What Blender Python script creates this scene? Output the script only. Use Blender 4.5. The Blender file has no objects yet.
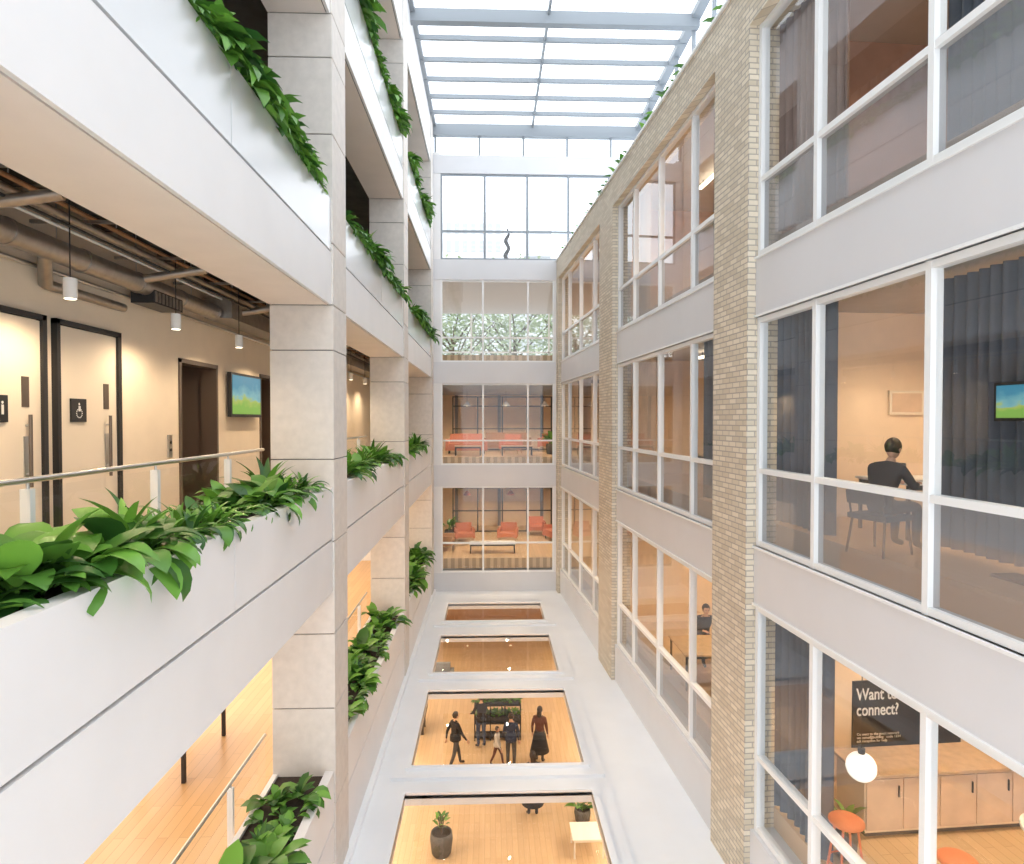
import bpy, math, random
from mathutils import Vector, Matrix, Euler
random.seed(7)
R=random.Random(11)
ZOFF=10.67
I4=Matrix.Identity(4)
# ------------------------------------------------------------------ materials
def new_mat(name):
    m=bpy.data.materials.new(name); m.use_nodes=True
    nt=m.node_tree; b=nt.nodes.get('Principled BSDF')
    return m,nt,b
def mat(name,col,rough=.6,metal=0,noise=0,scale=4,emit=0,ecol=None,spec=.5,bump=0):
    m,nt,b=new_mat(name)
    b.inputs['Base Color'].default_value=(*col,1)
    b.inputs['Roughness'].default_value=rough
    b.inputs['Metallic'].default_value=metal
    b.inputs['Specular IOR Level'].default_value=spec
    if noise or bump:
        tc=nt.nodes.new('ShaderNodeTexCoord')
        n=nt.nodes.new('ShaderNodeTexNoise'); n.inputs['Scale'].default_value=scale; n.inputs['Detail'].default_value=6
        nt.links.new(tc.outputs['Object'],n.inputs['Vector'])
        r=nt.nodes.new('ShaderNodeMapRange'); r.inputs[3].default_value=1-noise; r.inputs[4].default_value=1+noise*.5
        r.inputs[1].default_value=.3; r.inputs[2].default_value=.7
        nt.links.new(n.outputs['Fac'],r.inputs[0])
        mx=nt.nodes.new('ShaderNodeMix'); mx.data_type='RGBA'; mx.blend_type='MULTIPLY'; mx.inputs[0].default_value=1
        mx.inputs[6].default_value=(*col,1)
        nt.links.new(r.outputs[0],mx.inputs[7]); nt.links.new(mx.outputs[2],b.inputs['Base Color'])
        if bump:
            bp=nt.nodes.new('ShaderNodeBump'); bp.inputs['Strength'].default_value=bump; bp.inputs['Distance'].default_value=.01
            nt.links.new(n.outputs['Fac'],bp.inputs['Height']); nt.links.new(bp.outputs[0],b.inputs['Normal'])
    if emit:
        b.inputs['Emission Color'].default_value=(*(ecol or col),1); b.inputs['Emission Strength'].default_value=emit
    return m
def glass(name,tint=(.95,.97,.97),refl=1.0,diff=0,dcol=(.6,.6,.6),rough=.0):
    m,nt,b=new_mat(name); nt.nodes.remove(b)
    out=nt.nodes['Material Output']
    t=nt.nodes.new('ShaderNodeBsdfTransparent'); t.inputs[0].default_value=(*tint,1)
    g=nt.nodes.new('ShaderNodeBsdfGlossy'); g.inputs['Roughness'].default_value=rough
    g.inputs['Color'].default_value=(.95,.97,1,1)
    # Schlick reflectance of a thin pane, identical from both sides
    ge=nt.nodes.new('ShaderNodeNewGeometry')
    d=nt.nodes.new('ShaderNodeVectorMath'); d.operation='DOT_PRODUCT'
    nt.links.new(ge.outputs['Normal'],d.inputs[0]); nt.links.new(ge.outputs['Incoming'],d.inputs[1])
    def ma(op,a,b_):
        q=nt.nodes.new('ShaderNodeMath'); q.operation=op
        for i,v in enumerate((a,b_)):
            if v is None: continue
            if isinstance(v,(int,float)): q.inputs[i].default_value=v
            else: nt.links.new(v,q.inputs[i])
        return q.outputs[0]
    c=ma('ABSOLUTE',d.outputs['Value'],None); c=ma('SUBTRACT',1.0,c); c=ma('POWER',c,5.0)
    c=ma('MULTIPLY',c,.92*refl); c=ma('ADD',c,.075*refl); c=ma('MINIMUM',c,.97)
    base=t
    if diff:
        dd=nt.nodes.new('ShaderNodeBsdfDiffuse'); dd.inputs[0].default_value=(*dcol,1)
        m0=nt.nodes.new('ShaderNodeMixShader'); m0.inputs[0].default_value=diff
        nt.links.new(t.outputs[0],m0.inputs[1]); nt.links.new(dd.outputs[0],m0.inputs[2]); base=m0
    mx=nt.nodes.new('ShaderNodeMixShader')
    nt.links.new(c,mx.inputs[0]); nt.links.new(base.outputs[0],mx.inputs[1]); nt.links.new(g.outputs[0],mx.inputs[2])
    nt.links.new(mx.outputs[0],out.inputs[0])
    return m
def brick_mat(name,c1,c2,mortar,bw,bh,ms=.008,rough=.85,bump=.5,horizontal=False):
    m,nt,b=new_mat(name)
    tc=nt.nodes.new('ShaderNodeTexCoord'); sp=nt.nodes.new('ShaderNodeSeparateXYZ'); cb=nt.nodes.new('ShaderNodeCombineXYZ')
    nt.links.new(tc.outputs['Object'],sp.inputs[0])
    if horizontal:
        nt.links.new(sp.outputs[1],cb.inputs[0]); nt.links.new(sp.outputs[0],cb.inputs[1])
    else:
        ad=nt.nodes.new('ShaderNodeMath'); ad.operation='ADD'
        nt.links.new(sp.outputs[0],ad.inputs[0]); nt.links.new(sp.outputs[1],ad.inputs[1])
        nt.links.new(ad.outputs[0],cb.inputs[0]); nt.links.new(sp.outputs[2],cb.inputs[1])
    br=nt.nodes.new('ShaderNodeTexBrick'); br.inputs['Scale'].default_value=1
    br.inputs['Color1'].default_value=(*c1,1); br.inputs['Color2'].default_value=(*c2,1); br.inputs['Mortar'].default_value=(*mortar,1)
    br.inputs['Brick Width'].default_value=bw; br.inputs['Row Height'].default_value=bh; br.inputs['Mortar Size'].default_value=ms
    br.inputs['Mortar Smooth'].default_value=.2; br.inputs['Bias'].default_value=0
    nt.links.new(cb.outputs[0],br.inputs['Vector']); nt.links.new(br.outputs['Color'],b.inputs['Base Color'])
    b.inputs['Roughness'].default_value=rough
    if bump:
        iv=nt.nodes.new('ShaderNodeMath'); iv.operation='SUBTRACT'; iv.inputs[0].default_value=1
        nt.links.new(br.outputs['Fac'],iv.inputs[1])
        bp=nt.nodes.new('ShaderNodeBump'); bp.inputs['Strength'].default_value=bump; bp.inputs['Distance'].default_value=.006
        nt.links.new(iv.outputs[0],bp.inputs['Height']); nt.links.new(bp.outputs[0],b.inputs['Normal'])
    return m
def leaf_mat(name,c1,c2):
    m,nt,b=new_mat(name)
    at=nt.nodes.new('ShaderNodeAttribute'); at.attribute_name='tone'
    mx=nt.nodes.new('ShaderNodeMix'); mx.data_type='RGBA'
    mx.inputs[6].default_value=(*c1,1); mx.inputs[7].default_value=(*c2,1)
    nt.links.new(at.outputs['Fac'],mx.inputs[0]); nt.links.new(mx.outputs[2],b.inputs['Base Color'])
    b.inputs['Roughness'].default_value=.42
    out=nt.nodes['Material Output']
    tr=nt.nodes.new('ShaderNodeBsdfTranslucent'); nt.links.new(mx.outputs[2],tr.inputs[0])
    ms=nt.nodes.new('ShaderNodeMixShader'); ms.inputs[0].default_value=.2
    nt.links.new(b.outputs[0],ms.inputs[1]); nt.links.new(tr.outputs[0],ms.inputs[2]); nt.links.new(ms.outputs[0],out.inputs[0])
    return m
M={}
M['panel']=mat('white_panel',(.80,.79,.79),.45,noise=.03,scale=1.5)
M['panelgloss']=mat('white_gloss_panel',(.72,.735,.75),.18,noise=.03,scale=1.5)
M['soffit']=mat('soffit_plaster',(.84,.76,.71),.7,noise=.04,scale=2)
M['stone']=mat('pale_stone',(.70,.655,.61),.65,noise=.08,scale=8,bump=.1)
M['gap']=mat('joint_dark',(.18,.17,.17),.9)
M['spandrel']=mat('spandrel_metal',(.70,.70,.72),.45,noise=.03,scale=1)
M['frame']=mat('window_frame_white',(.86,.87,.87),.4)
M['roofwhite']=mat('white_roof_membrane',(.87,.89,.92),.35,noise=.03,scale=1.2)
M['brick']=brick_mat('cream_brick',(.76,.68,.55),(.60,.52,.40),(.42,.375,.32),.225,.078,.009,bump=.8)
M['wood']=brick_mat('oak_floor',(.68,.42,.20),(.60,.36,.16),(.42,.24,.11),1.4,.14,.004,horizontal=True,rough=.35,bump=.1)
M['gwood']=brick_mat('oak_floor_light',(.64,.46,.28),(.57,.40,.24),(.42,.28,.16),1.4,.14,.004,horizontal=True,rough=.35,bump=.1)
M['cwood']=brick_mat('oak_floor_pale',(.60,.42,.25),(.55,.38,.22),(.4,.26,.14),1.4,.14,.004,horizontal=True,rough=.4,bump=.1)
M['plaster']=mat('cream_plaster',(.84,.73,.59),.8,noise=.03)
M['peach']=mat('peach_plaster',(.86,.68,.50),.8,noise=.04)
M['greywall']=mat('grey_wall',(.25,.24,.24),.8,noise=.1)
M['redwall']=mat('russet_wall',(.40,.23,.16),.8,noise=.1)
M['darkceil']=mat('exposed_concrete_dark',(.11,.095,.085),.85,noise=.3,scale=3)
M['ceil']=mat('ceiling_grey',(.50,.47,.45),.8,noise=.05)
M['black']=mat('black_metal',(.02,.02,.022),.4)
M['dark']=mat('charcoal',(.06,.06,.065),.6)
M['steel']=mat('brushed_steel',(.62,.62,.62),.3,1)
M['duct']=mat('galvanised_duct',(.42,.39,.36),.35,.85,noise=.15,scale=12)
M['lift']=mat('bronze_lift_metal',(.20,.16,.13),.35,.7)
M['beam']=mat('roof_steel_grey',(.28,.31,.34),.45)
M['soil']=mat('soil',(.05,.035,.025),.95,noise=.4,scale=30,bump=.6)
M['doorwhite']=mat('door_cream',(.86,.76,.63),.5)
M['orange']=mat('terracotta_fabric',(.60,.22,.13),.85,noise=.1,scale=20)
M['stoolred']=mat('stool_orange_paint',(.72,.20,.08),.5)
M['tan']=mat('tan_leather',(.45,.25,.13),.6,noise=.1,scale=20)
M['greyfab']=mat('grey_fabric',(.25,.27,.30),.9,noise=.15,scale=30)
M['tabletop']=mat('oak_top',(.55,.38,.23),.4,noise=.15,scale=8)
M['white']=mat('white_lacquer',(.85,.85,.84),.4)
M['lampemit']=mat('lamp_diffuser',(1,.93,.8),.5,emit=6,ecol=(1,.85,.62))
M['globe']=mat('opal_globe',(1,.97,.9),.3,emit=.7,ecol=(1,.95,.86))
M['glass']=glass('clear_glass',(.97,.985,.98),.6)
M['winglass']=glass('window_glass',(.95,.965,.97),1.0)
M['railglass']=glass('railing_glass',(.97,.98,.98),.4)
M['frost']=glass('frosted_lower_glass',(.76,.77,.79),1.2,.42,(.40,.41,.43),.03)
M['roofglass']=glass('roof_glass',(.97,.98,1),.4)
M['leaf']=leaf_mat('leaf_green',(.025,.10,.02),(.19,.44,.06))
M['leaf2']=leaf_mat('tree_leaf',(.30,.36,.22),(.50,.56,.38))
M['bark']=mat('bark',(.14,.10,.07),.9,noise=.3,scale=20)
M['curtain']=mat('bluegrey_curtain',(.12,.138,.17),.9,noise=.1)
M['curtainb']=mat('brown_curtain',(.28,.20,.17),.9,noise=.1)
M['curtainp']=mat('sand_curtain',(.70,.52,.38),.9,noise=.1)
M['skin']=mat('skin',(.62,.38,.27),.5)
M['skind']=mat('skin_dark',(.25,.13,.08),.5)
M['hair']=mat('dark_hair',(.03,.02,.016),.6)
M['eye']=mat('eye_white',(.8,.8,.8),.3)
M['lip']=mat('lip',(.5,.2,.17),.5)
M['cloth_black']=mat('cloth_black',(.02,.02,.025),.85,noise=.2,scale=20)
M['cloth_navy']=mat('cloth_navy',(.03,.04,.08),.85)
M['cloth_brown']=mat('cloth_brown',(.12,.05,.04),.85)
M['cloth_white']=mat('cloth_white',(.6,.58,.55),.85)
M['jeans']=mat('jeans',(.05,.07,.13),.85)
M['pot']=mat('concrete_pot',(.12,.115,.11),.8,noise=.2,scale=15)
M['green']=mat('pitch_green',(.05,.35,.07),.6)
M['building']=mat('far_building',(.62,.63,.64),.8,noise=.06)
M['bwin']=mat('far_building_window',(.42,.44,.46),.4)
def tv_mat():
    m,nt,b=new_mat('tv_picture')
    tc=nt.nodes.new('ShaderNodeTexCoord'); sp=nt.nodes.new('ShaderNodeSeparateXYZ'); nt.links.new(tc.outputs['Generated'],sp.inputs[0])
    cr=nt.nodes.new('ShaderNodeValToRGB'); e=cr.color_ramp.elements
    e[0].color=(.25,.50,.08,1); e[0].position=.2; e[1].color=(.05,.28,.42,1); e[1].position=.75
    x=e.new(.38); x.color=(.45,.55,.12,1); x=e.new(.46); x.color=(.22,.50,.52,1)
    n=nt.nodes.new('ShaderNodeTexNoise'); n.inputs['Scale'].default_value=4; nt.links.new(tc.outputs['Generated'],n.inputs['Vector'])
    ma=nt.nodes.new('ShaderNodeMath'); ma.operation='MULTIPLY_ADD'; ma.inputs[1].default_value=.6
    nt.links.new(n.outputs['Fac'],ma.inputs[0]); nt.links.new(sp.outputs[2],ma.inputs[2])
    sb=nt.nodes.new('ShaderNodeMath'); sb.operation='SUBTRACT'; sb.inputs[1].default_value=.3
    nt.links.new(ma.outputs[0],sb.inputs[0]); nt.links.new(sb.outputs[0],cr.inputs[0])
    nt.links.new(cr.outputs[0],b.inputs['Emission Color']); b.inputs['Emission Strength'].default_value=.85
    b.inputs['Base Color'].default_value=(.02,.02,.02,1)
    return m
M['tv']=tv_mat()
# ------------------------------------------------------------------ mesh builder
class MB:
    def __init__(s,name,Mx=I4,parent=None):
        s.name=name;s.M=Mx;s.v=[];s.f=[];s.mi=[];s.sm=[];s.mats=[];s.parent=parent;s.tone=[]
    def m(s,k):
        if k not in s.mats: s.mats.append(k)
        return s.mats.index(k)
    def add(s,vs,fs,k,smooth=False,tone=None):
        o=len(s.v); s.v+= [tuple(p) for p in vs]; i=s.m(k)
        for f in fs:
            s.f.append([o+a for a in f]); s.mi.append(i); s.sm.append(smooth)
        if tone is not None:
            while len(s.tone)<o: s.tone.append(0)
            s.tone+=[tone]*len(vs)
    def box(s,x0,x1,y0,y1,z0,z1,k,rot=None,piv=None):
        vs=[Vector((x,y,z)) for x in(x0,x1) for y in(y0,y1) for z in(z0,z1)]
        if rot is not None:
            piv=Vector(piv) if piv else Vector(((x0+x1)/2,(y0+y1)/2,(z0+z1)/2))
            rm=Euler(rot).to_matrix(); vs=[rm@(p-piv)+piv for p in vs]
        s.add(vs,[(0,1,3,2),(4,6,7,5),(0,4,5,1),(2,3,7,6),(0,2,6,4),(1,5,7,3)],k)
    def px(s,x,y0,y1,z0,z1,k): s.add([(x,y0,z0),(x,y1,z0),(x,y1,z1),(x,y0,z1)],[(0,1,2,3)],k)
    def py(s,y,x0,x1,z0,z1,k): s.add([(x0,y,z0),(x1,y,z0),(x1,y,z1),(x0,y,z1)],[(0,1,2,3)],k)
    def pz(s,z,x0,x1,y0,y1,k): s.add([(x0,y0,z),(x1,y0,z),(x1,y1,z),(x0,y1,z)],[(0,1,2,3)],k)
    def cyl(s,p0,p1,r,k,n=12,r1=None,cap=True):
        p0=Vector(p0);p1=Vector(p1); r1=r if r1 is None else r1
        d=(p1-p0).normalized(); q=d.to_track_quat('Z','Y').to_matrix()
        vs=[]
        for p,rr in((p0,r),(p1,r1)):
            for i in range(n):
                a=2*math.pi*i/n; vs.append(p+q@Vector((math.cos(a)*rr,math.sin(a)*rr,0)))
        fs=[(i,(i+1)%n,n+(i+1)%n,n+i) for i in range(n)]
        s.add(vs,fs,k,True)
        if cap: s.add(vs,[tuple(range(n-1,-1,-1)),tuple(range(n,2*n))],k)
    def lathe(s,c,prof,k,n=24):
        c=Vector(c);vs=[]
        for r,z in prof:
            for i in range(n):
                a=2*math.pi*i/n; vs.append(c+Vector((math.cos(a)*r,math.sin(a)*r,z)))
        fs=[]
        for j in range(len(prof)-1):
            for i in range(n):
                fs.append((j*n+i,j*n+(i+1)%n,(j+1)*n+(i+1)%n,(j+1)*n+i))
        s.add(vs,fs,k,True)
    def ball(s,c,rad,k,nu=16,nv=10,rotz=0,fn=None):
        c=Vector(c);vs=[]
        for j in range(nv+1):
            ph=math.pi*j/nv
            for i in range(nu):
                a=2*math.pi*i/nu
                p=Vector((math.sin(ph)*math.cos(a)*rad[0],math.sin(ph)*math.sin(a)*rad[1],math.cos(ph)*rad[2]))
                if fn: p=fn(p)
                vs.append(c+p)
        fs=[]
        for j in range(nv):
            for i in range(nu):
                fs.append((j*nu+i,(j+1)*nu+i,(j+1)*nu+(i+1)%nu,j*nu+(i+1)%nu))
        s.add(vs,fs,k,True)
    def leaf(s,p,az,el,L,W,droop,k='leaf',stem=.25,n=6,fold=.25):
        p=Vector(p); t=R.random()
        ca,sa=math.cos(az),math.sin(az); side=Vector((-sa,ca,0))
        cur=p.copy();e=el;st=L/n
        vs=[];fs=[]
        for i in range(n+1):
            tt=i/n
            dirv=Vector((ca*math.cos(e),sa*math.cos(e),math.sin(e)))
            up=Vector((-ca*math.sin(e),-sa*math.sin(e),math.cos(e)))
            if tt<stem: w=.010*min(1,L/.3)
            else:
                q=(tt-stem)/(1-stem); w=W*.5*math.sin(math.pi*min(1,q**.75*.97+.03))**.8
            vs+= [cur+side*w+up*w*fold,cur,cur-side*w+up*w*fold]
            cur=cur+dirv*st; e-=droop/n*(.5+tt)
        for i in range(n):
            a=i*3
            fs+=[(a,a+1,a+4,a+3),(a+1,a+2,a+5,a+4)]
        s.add(vs,fs,k,True,tone=t)
    def build(s,bevel=0,seg=2):
        me=bpy.data.meshes.new(s.name); me.from_pydata(s.v,[],s.f)
        for k in s.mats: me.materials.append(M[k])
        me.polygons.foreach_set('material_index',s.mi); me.polygons.foreach_set('use_smooth',s.sm)
        if s.tone:
            while len(s.tone)<len(s.v): s.tone.append(0)
            at=me.attributes.new('tone','FLOAT','POINT'); at.data.foreach_set('value',s.tone)
        me.update()
        o=bpy.data.objects.new(s.name,me); bpy.context.collection.objects.link(o)
        if s.parent: o.parent=s.parent
        else: o.matrix_world=s.M
        if bevel:
            b=o.modifiers.new('bevel','BEVEL'); b.width=bevel; b.segments=seg; b.limit_method='ANGLE'
        return o
def TR(x,y,z,rz=0): return Matrix.Translation((x,y,z))@Matrix.Rotation(rz,4,'Z')
def spot(x,y,z,p,col=(1,.75,.48),size=150,r=.06,Mx=I4):
    l=bpy.data.lights.new('downlight','SPOT'); l.energy=p; l.color=col; l.spot_size=math.radians(size); l.spot_blend=.6; l.shadow_soft_size=r
    o=bpy.data.objects.new('downlight',l); bpy.context.collection.objects.link(o); o.matrix_world=Mx@Matrix.Translation((x,y,z)); return o
def area(x,y,z,sx,sy,p,col=(1,.78,.54),Mx=I4):
    l=bpy.data.lights.new('ceiling_light_panel','AREA'); l.shape='RECTANGLE'; l.size=sx; l.size_y=sy; l.energy=p; l.color=col
    o=bpy.data.objects.new('ceiling_light_panel',l); bpy.context.collection.objects.link(o); o.matrix_world=Mx@Matrix.Translation((x,y,z)); return o
# ------------------------------------------------------------------ constants
YB=24.9; ZF=-6.67; ZR=11.3; ST=.12
SL=math.atan(.061)
RW=Matrix.Translation((4.24,0,0))@Matrix.Rotation(SL,4,'Z')
win_n=[0]
def wname():
    win_n[0]+=1; return 'window_%d'%win_n[0]
# ------------------------------------------------------------------ LEFT SIDE
cols=[(1.35,2.15),(9.0,9.81),(16.4,17.2),(24.0,24.8)]
for y0,y1 in cols:
    c=MB('column')
    c.box(-3.03,-2.2,y0+.02,y1-.02,ZF,ZR,'gap')
    zs=[ZF]+[-5.4,-4.05,-3.0,-1.7,-.55,.97,1.6,2.45,3.95,5.0,5.6,6.5,7.9,9,9.6,10.5]+[ZR]
    for a,b in zip(zs[:-1],zs[1:]):
        c.box(-3.05,-2.175,y0,y1,a+.007,b-.007,'stone')
    c.build(bevel=.006,seg=1)
bays=[(-2.5,1.35),(2.15,9.0),(9.81,16.4),(17.2,24.0)]
def splits(y0,y1,step):
    n=max(1,round((y1-y0)/step)); return [(y0+(y1-y0)*i/n,y0+(y1-y0)*(i+1)/n) for i in range(n)]
for k in (-1,0,1,2,3):
    for (y0,y1) in bays:
        zt=-.94+4*k; zb=-2.4+4*k
        if k==-1: zb=ZF
        if k==3: zt=ZR-.01
        b=MB('planter_parapet')
        b.box(-3.05,-2.26,y0,y1,zb,zt-.2 if k<3 else zt,'soffit')
        b.box(-2.26,-2.24,y0,y1,zb+.02,zt-.03,'gap')
        fm='panelgloss' if k in(1,2) else 'panel'
        for a,c in splits(y0,y1,3.4):
            b.box(-2.24,-2.2,a+.006,c-.006,zt-.71,zt,fm)
        b.box(-2.24,-2.2,y0+.003,y1-.003,zb,zt-.74,'panel')
        b.box(-2.32,-2.24,y0,y1,zt-.2,zt,fm)
        b.box(-3.05,-2.98,y0,y1,zt-.2,zt-.03 if k<3 else zt,fm)
        if k<3: b.box(-2.98,-2.32,y0,y1,zt-.2,zt-.07,'soil')
        b.build()
for k in (-1,0,1,2,3):
    xl=-9 if k==-1 else -6
    b=MB('floor' if k<3 else 'ceiling')
    z=-1.45+4*k
    if k==3: b.box(-6,-3.05,-2.5,YB,9.6,10,'darkceil')
    else:
        b.box(xl,-3.05,-2.5,YB,z-.35,z-.03,'darkceil')
        b.box(xl,-3.05,-2.5,YB,z-.03,z,'wood' if k==-1 else 'cwood')
    b.build()
for k in (0,1,2):
    zf=-1.45+4*k; zc=2.2+4*k
    w=MB('wall_left')
    if k==0:
        op=[(9.0,10.25),(12.1,13.1)]
        for a,c in [(-2.5,9.0),(10.25,12.1),(13.1,YB)]: w.box(-4.5,-4.3,a,c,zf,zc,'plaster')
        for a,c in op:
            w.box(-4.5,-4.3,a,c,.85,zc,'plaster')
            w.box(-5.3,-5.1,a,c,zf,zc,'redwall'); w.box(-5.1,-4.5,a-.1,a,zf,zc,'redwall'); w.box(-5.1,-4.5,c,c+.1,zf,zc,'lift')
            w.box(-5.1,-4.5,a,c,.85,.95,'redwall')
            w.box(-4.52,-4.28,a,a+.06,zf,.85,'lift'); w.box(-4.52,-4.28,c-.06,c,zf,.85,'lift'); w.box(-4.52,-4.28,a,c,.80,.86,'lift')
    else:
        w.box(-4.5,-4.3,-2.5,YB,zf,zc,'greywall')
        for i in range(60):
            y=.2+i*.4; w.box(-4.3,-4.24,y,y+.06,zf,zc,'dark')
    w.build()
w=MB('wall_left'); w.box(-9.2,-9,-2.5,YB,-5.45,-1.8,'peach'); w.build()
w=MB('wall_end'); w.box(-9.2,-2.2,YB,YB+.2,ZF,ZR,'panel'); w.build()
b=MB('baseboard_left'); b.box(-4.3,-4.285,7.7,8.9,-1.45,-1.33,'black'); b.box(-4.3,-4.285,10.3,12,-1.45,-1.33,'black'); b.build()
for a,c in [(9.06,10.19),(12.15,13.05)]:
    l=MB('elevator_door'); l.box(-5.1,-5.06,a,c,-1.45,.84,'dark'); l.box(-5.06,-5.04,a+.08,(a+c)/2-.006,-1.45,.78,'duct'); l.box(-5.06,-5.04,(a+c)/2+.006,c-.08,-1.45,.78,'duct'); l.build()
p=MB('elevator_call_panel'); p.box(-4.3,-4.28,8.68,8.78,-.5,-.2,'steel'); p.cyl((-4.28,8.73,-.3),(-4.27,8.73,-.3),.02,'black'); p.cyl((-4.28,8.73,-.4),(-4.27,8.73,-.4),.02,'black'); p.build()
dn=0
for y0,y1 in [(3.1,4.2),(5.18,6.30),(6.44,7.54)]:
    dn+=1
    d=MB('door_%d'%dn)
    d.box(-4.3,-4.24,y0,y0+.05,-1.45,1.0,'black'); d.box(-4.3,-4.24,y1-.06,y1,-1.45,1.0,'black'); d.box(-4.3,-4.24,y0,y1,.95,1.0,'black')
    d.box(-4.3,-4.27,y0+.05,y1-.06,-1.44,.94,'doorwhite')
    hy=y1-.26
    d.box(-4.27,-4.262,hy-.035,hy+.035,-.55,-.15,'steel')
    d.cyl((-4.225,hy,-.62),(-4.225,hy,.05),.016,'lift'); d.cyl((-4.225,hy,-.5),(-4.27,hy,-.5),.01,'steel'); d.cyl((-4.225,hy,-.05),(-4.27,hy,-.05),.01,'steel')
    d.box(-4.27,-4.262,hy-.05,hy+.04,.12,.4,'lift')
    d.build()
for (yc,kind) in [(5.68,'wc'),(6.78,'acc')]:
    s_=MB('restroom_sign')
    s_.box(-4.27,-4.25,yc-.12,yc+.12,-.02,.22,'black')
    if kind=='wc':
        for q in(-.055,.0,.055):
            s_.ball((-4.249,yc+q,.155),(.002,.014,.014),'white',8,6); s_.box(-4.25,-4.247,yc+q-.013,yc+q+.013,.05,.135,'white')
    else:
        s_.ball((-4.249,yc,.165),(.002,.014,.014),'white',8,6); s_.box(-4.25,-4.247,yc-.012,yc+.02,.09,.145,'white')
        for i in range(14):
            a=i/14*2*math.pi; s_.box(-4.25,-4.247,yc+math.cos(a)*.045-.006,yc+math.cos(a)*.045+.006,.07+math.sin(a)*.045-.006,.07+math.sin(a)*.045+.006,'white')
    s_.build()
t=MB('wall_television'); t.box(-4.3,-4.24,10.9,11.2,.25,.55,'black'); t.box(-4.24,-4.18,10.5,11.86,.05,.78,'black'); o=t.build()
t2=MB('screen',parent=o); t2.box(-4.18,-4.175,10.55,11.81,.1,.74,'tv'); t2.build()
d=MB('ceiling_ductwork')
d.cyl((-4.05,-2,1.58),(-4.05,9.5,1.58),.11,'duct',20)
for i in range(12):
    y=-1.5+i*1.0; d.cyl((-4.05,y,1.58),(-4.05,y+.05,1.58),.12,'duct',20)
d.cyl((-4.05,6.0,1.55),(-4.25,6.3,1.3),.06,'duct',14); d.cyl((-4.25,6.3,1.3),(-4.25,7.6,1.3),.05,'duct',14)
d.cyl((-3.6,-2,1.98),(-3.6,YB-.2,1.98),.08,'duct',16)
d.box(-4.2,-3.8,9.6,YB-.2,1.5,1.8,'duct')
d.box(-4.22,-3.95,7.7,8.4,1.38,1.54,'black')
for i in range(8): d.box(-3.95,-3.94,7.72+i*.085,7.76+i*.085,1.4,1.52,'duct')
for y in(2.5,5,7.5,10,12.5,15): d.cyl((-4.05,y,1.6),(-3.3,y+.1,1.75),.05,'duct',12)
d.build()
d=MB('ceiling_cable_trays')
for x in(-3.2,-3.42): d.box(x-.01,x,-2,YB-.2,1.9,1.98,'dark')
for i in range(80): d.box(-3.42,-3.2,-2+i*.33,-1.97+i*.33,1.9,1.915,'dark')
for x,z,r,mm in[(-3.5,1.88,.02,'steel'),(-3.75,1.8,.03,'duct'),(-3.85,1.95,.022,'tan'),(-4.2,2.02,.035,'duct'),(-3.3,1.78,.015,'tan'),(-4.24,1.44,.02,'steel'),(-3.68,1.7,.014,'black'),(-3.95,1.78,.016,'white')]: d.cyl((x,-2,z),(x,YB-.2,z),r,mm,10)
for i in range(19):
    y=-1+i*1.35; d.box(-4.29,-3.06,y,y+.07,2.05,2.2,'lift'); d.box(-4.29,-3.06,y+.4,y+.43,1.84,1.87,'duct'); d.cyl((-3.5,y+.41,1.8),(-3.5,y+.41,2.2),.006,'steel',6); d.cyl((-4.05,y+.41,1.6),(-4.05,y+.41,2.2),.006,'steel',6)
d.build()
for i in range(11):
    y=2.0+i*1.9
    l=MB('pendant_spotlight',TR(-3.7,y,1.15))
    l.cyl((0,0,-.08),(0,0,.10),.055,'white',18); l.cyl((0,0,.1),(0,0,1.05),.006,'black',6); l.cyl((0,0,-.083),(0,0,-.078),.045,'lampemit',16); l.build()
    spot(-3.7,y,1.05,84,(1,.76,.50),size=165)
for k in (-1,0,1,2):
  for (y0,y1) in bays:
    b=MB('glass_balustrade'); z=-1.45+4*k
    b.px(-3.15,y0,y1,z+.05,z+.98,'railglass')
    b.cyl((-3.152,y0,z+1.04),(-3.152,y1,z+1.04),.022,'steel',12)
    n=int((y1-y0)/1.67)
    for i in range(n+1):
        y=y0+.65+i*1.67
        if y>y1-.1: break
        b.box(-3.19,-3.12,y-.025,y+.025,z,z+.98,'white'); b.cyl((-3.152,y,z+.96),(-3.152,y,z+1.04),.012,'steel',8)
    b.build()
area(-6,4,-1.9,3,5,165,(1,.71,.40)); area(-6,12,-1.9,3,7,260,(1,.71,.40)); area(-6,20,-1.9,3,7,260,(1,.71,.40))
for y in (6.3,10.4):
    t=MB('high_table',TR(-4.9,y,-5.45)); t.box(-.35,.35,-.8,.8,.98,1.03,'tabletop')
    for a in(-.3,.3):
        for c in(-.72,.72): t.box(a-.03,a+.03,c-.03,c+.03,0,.98,'black')
    t.build(bevel=.01)
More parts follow.
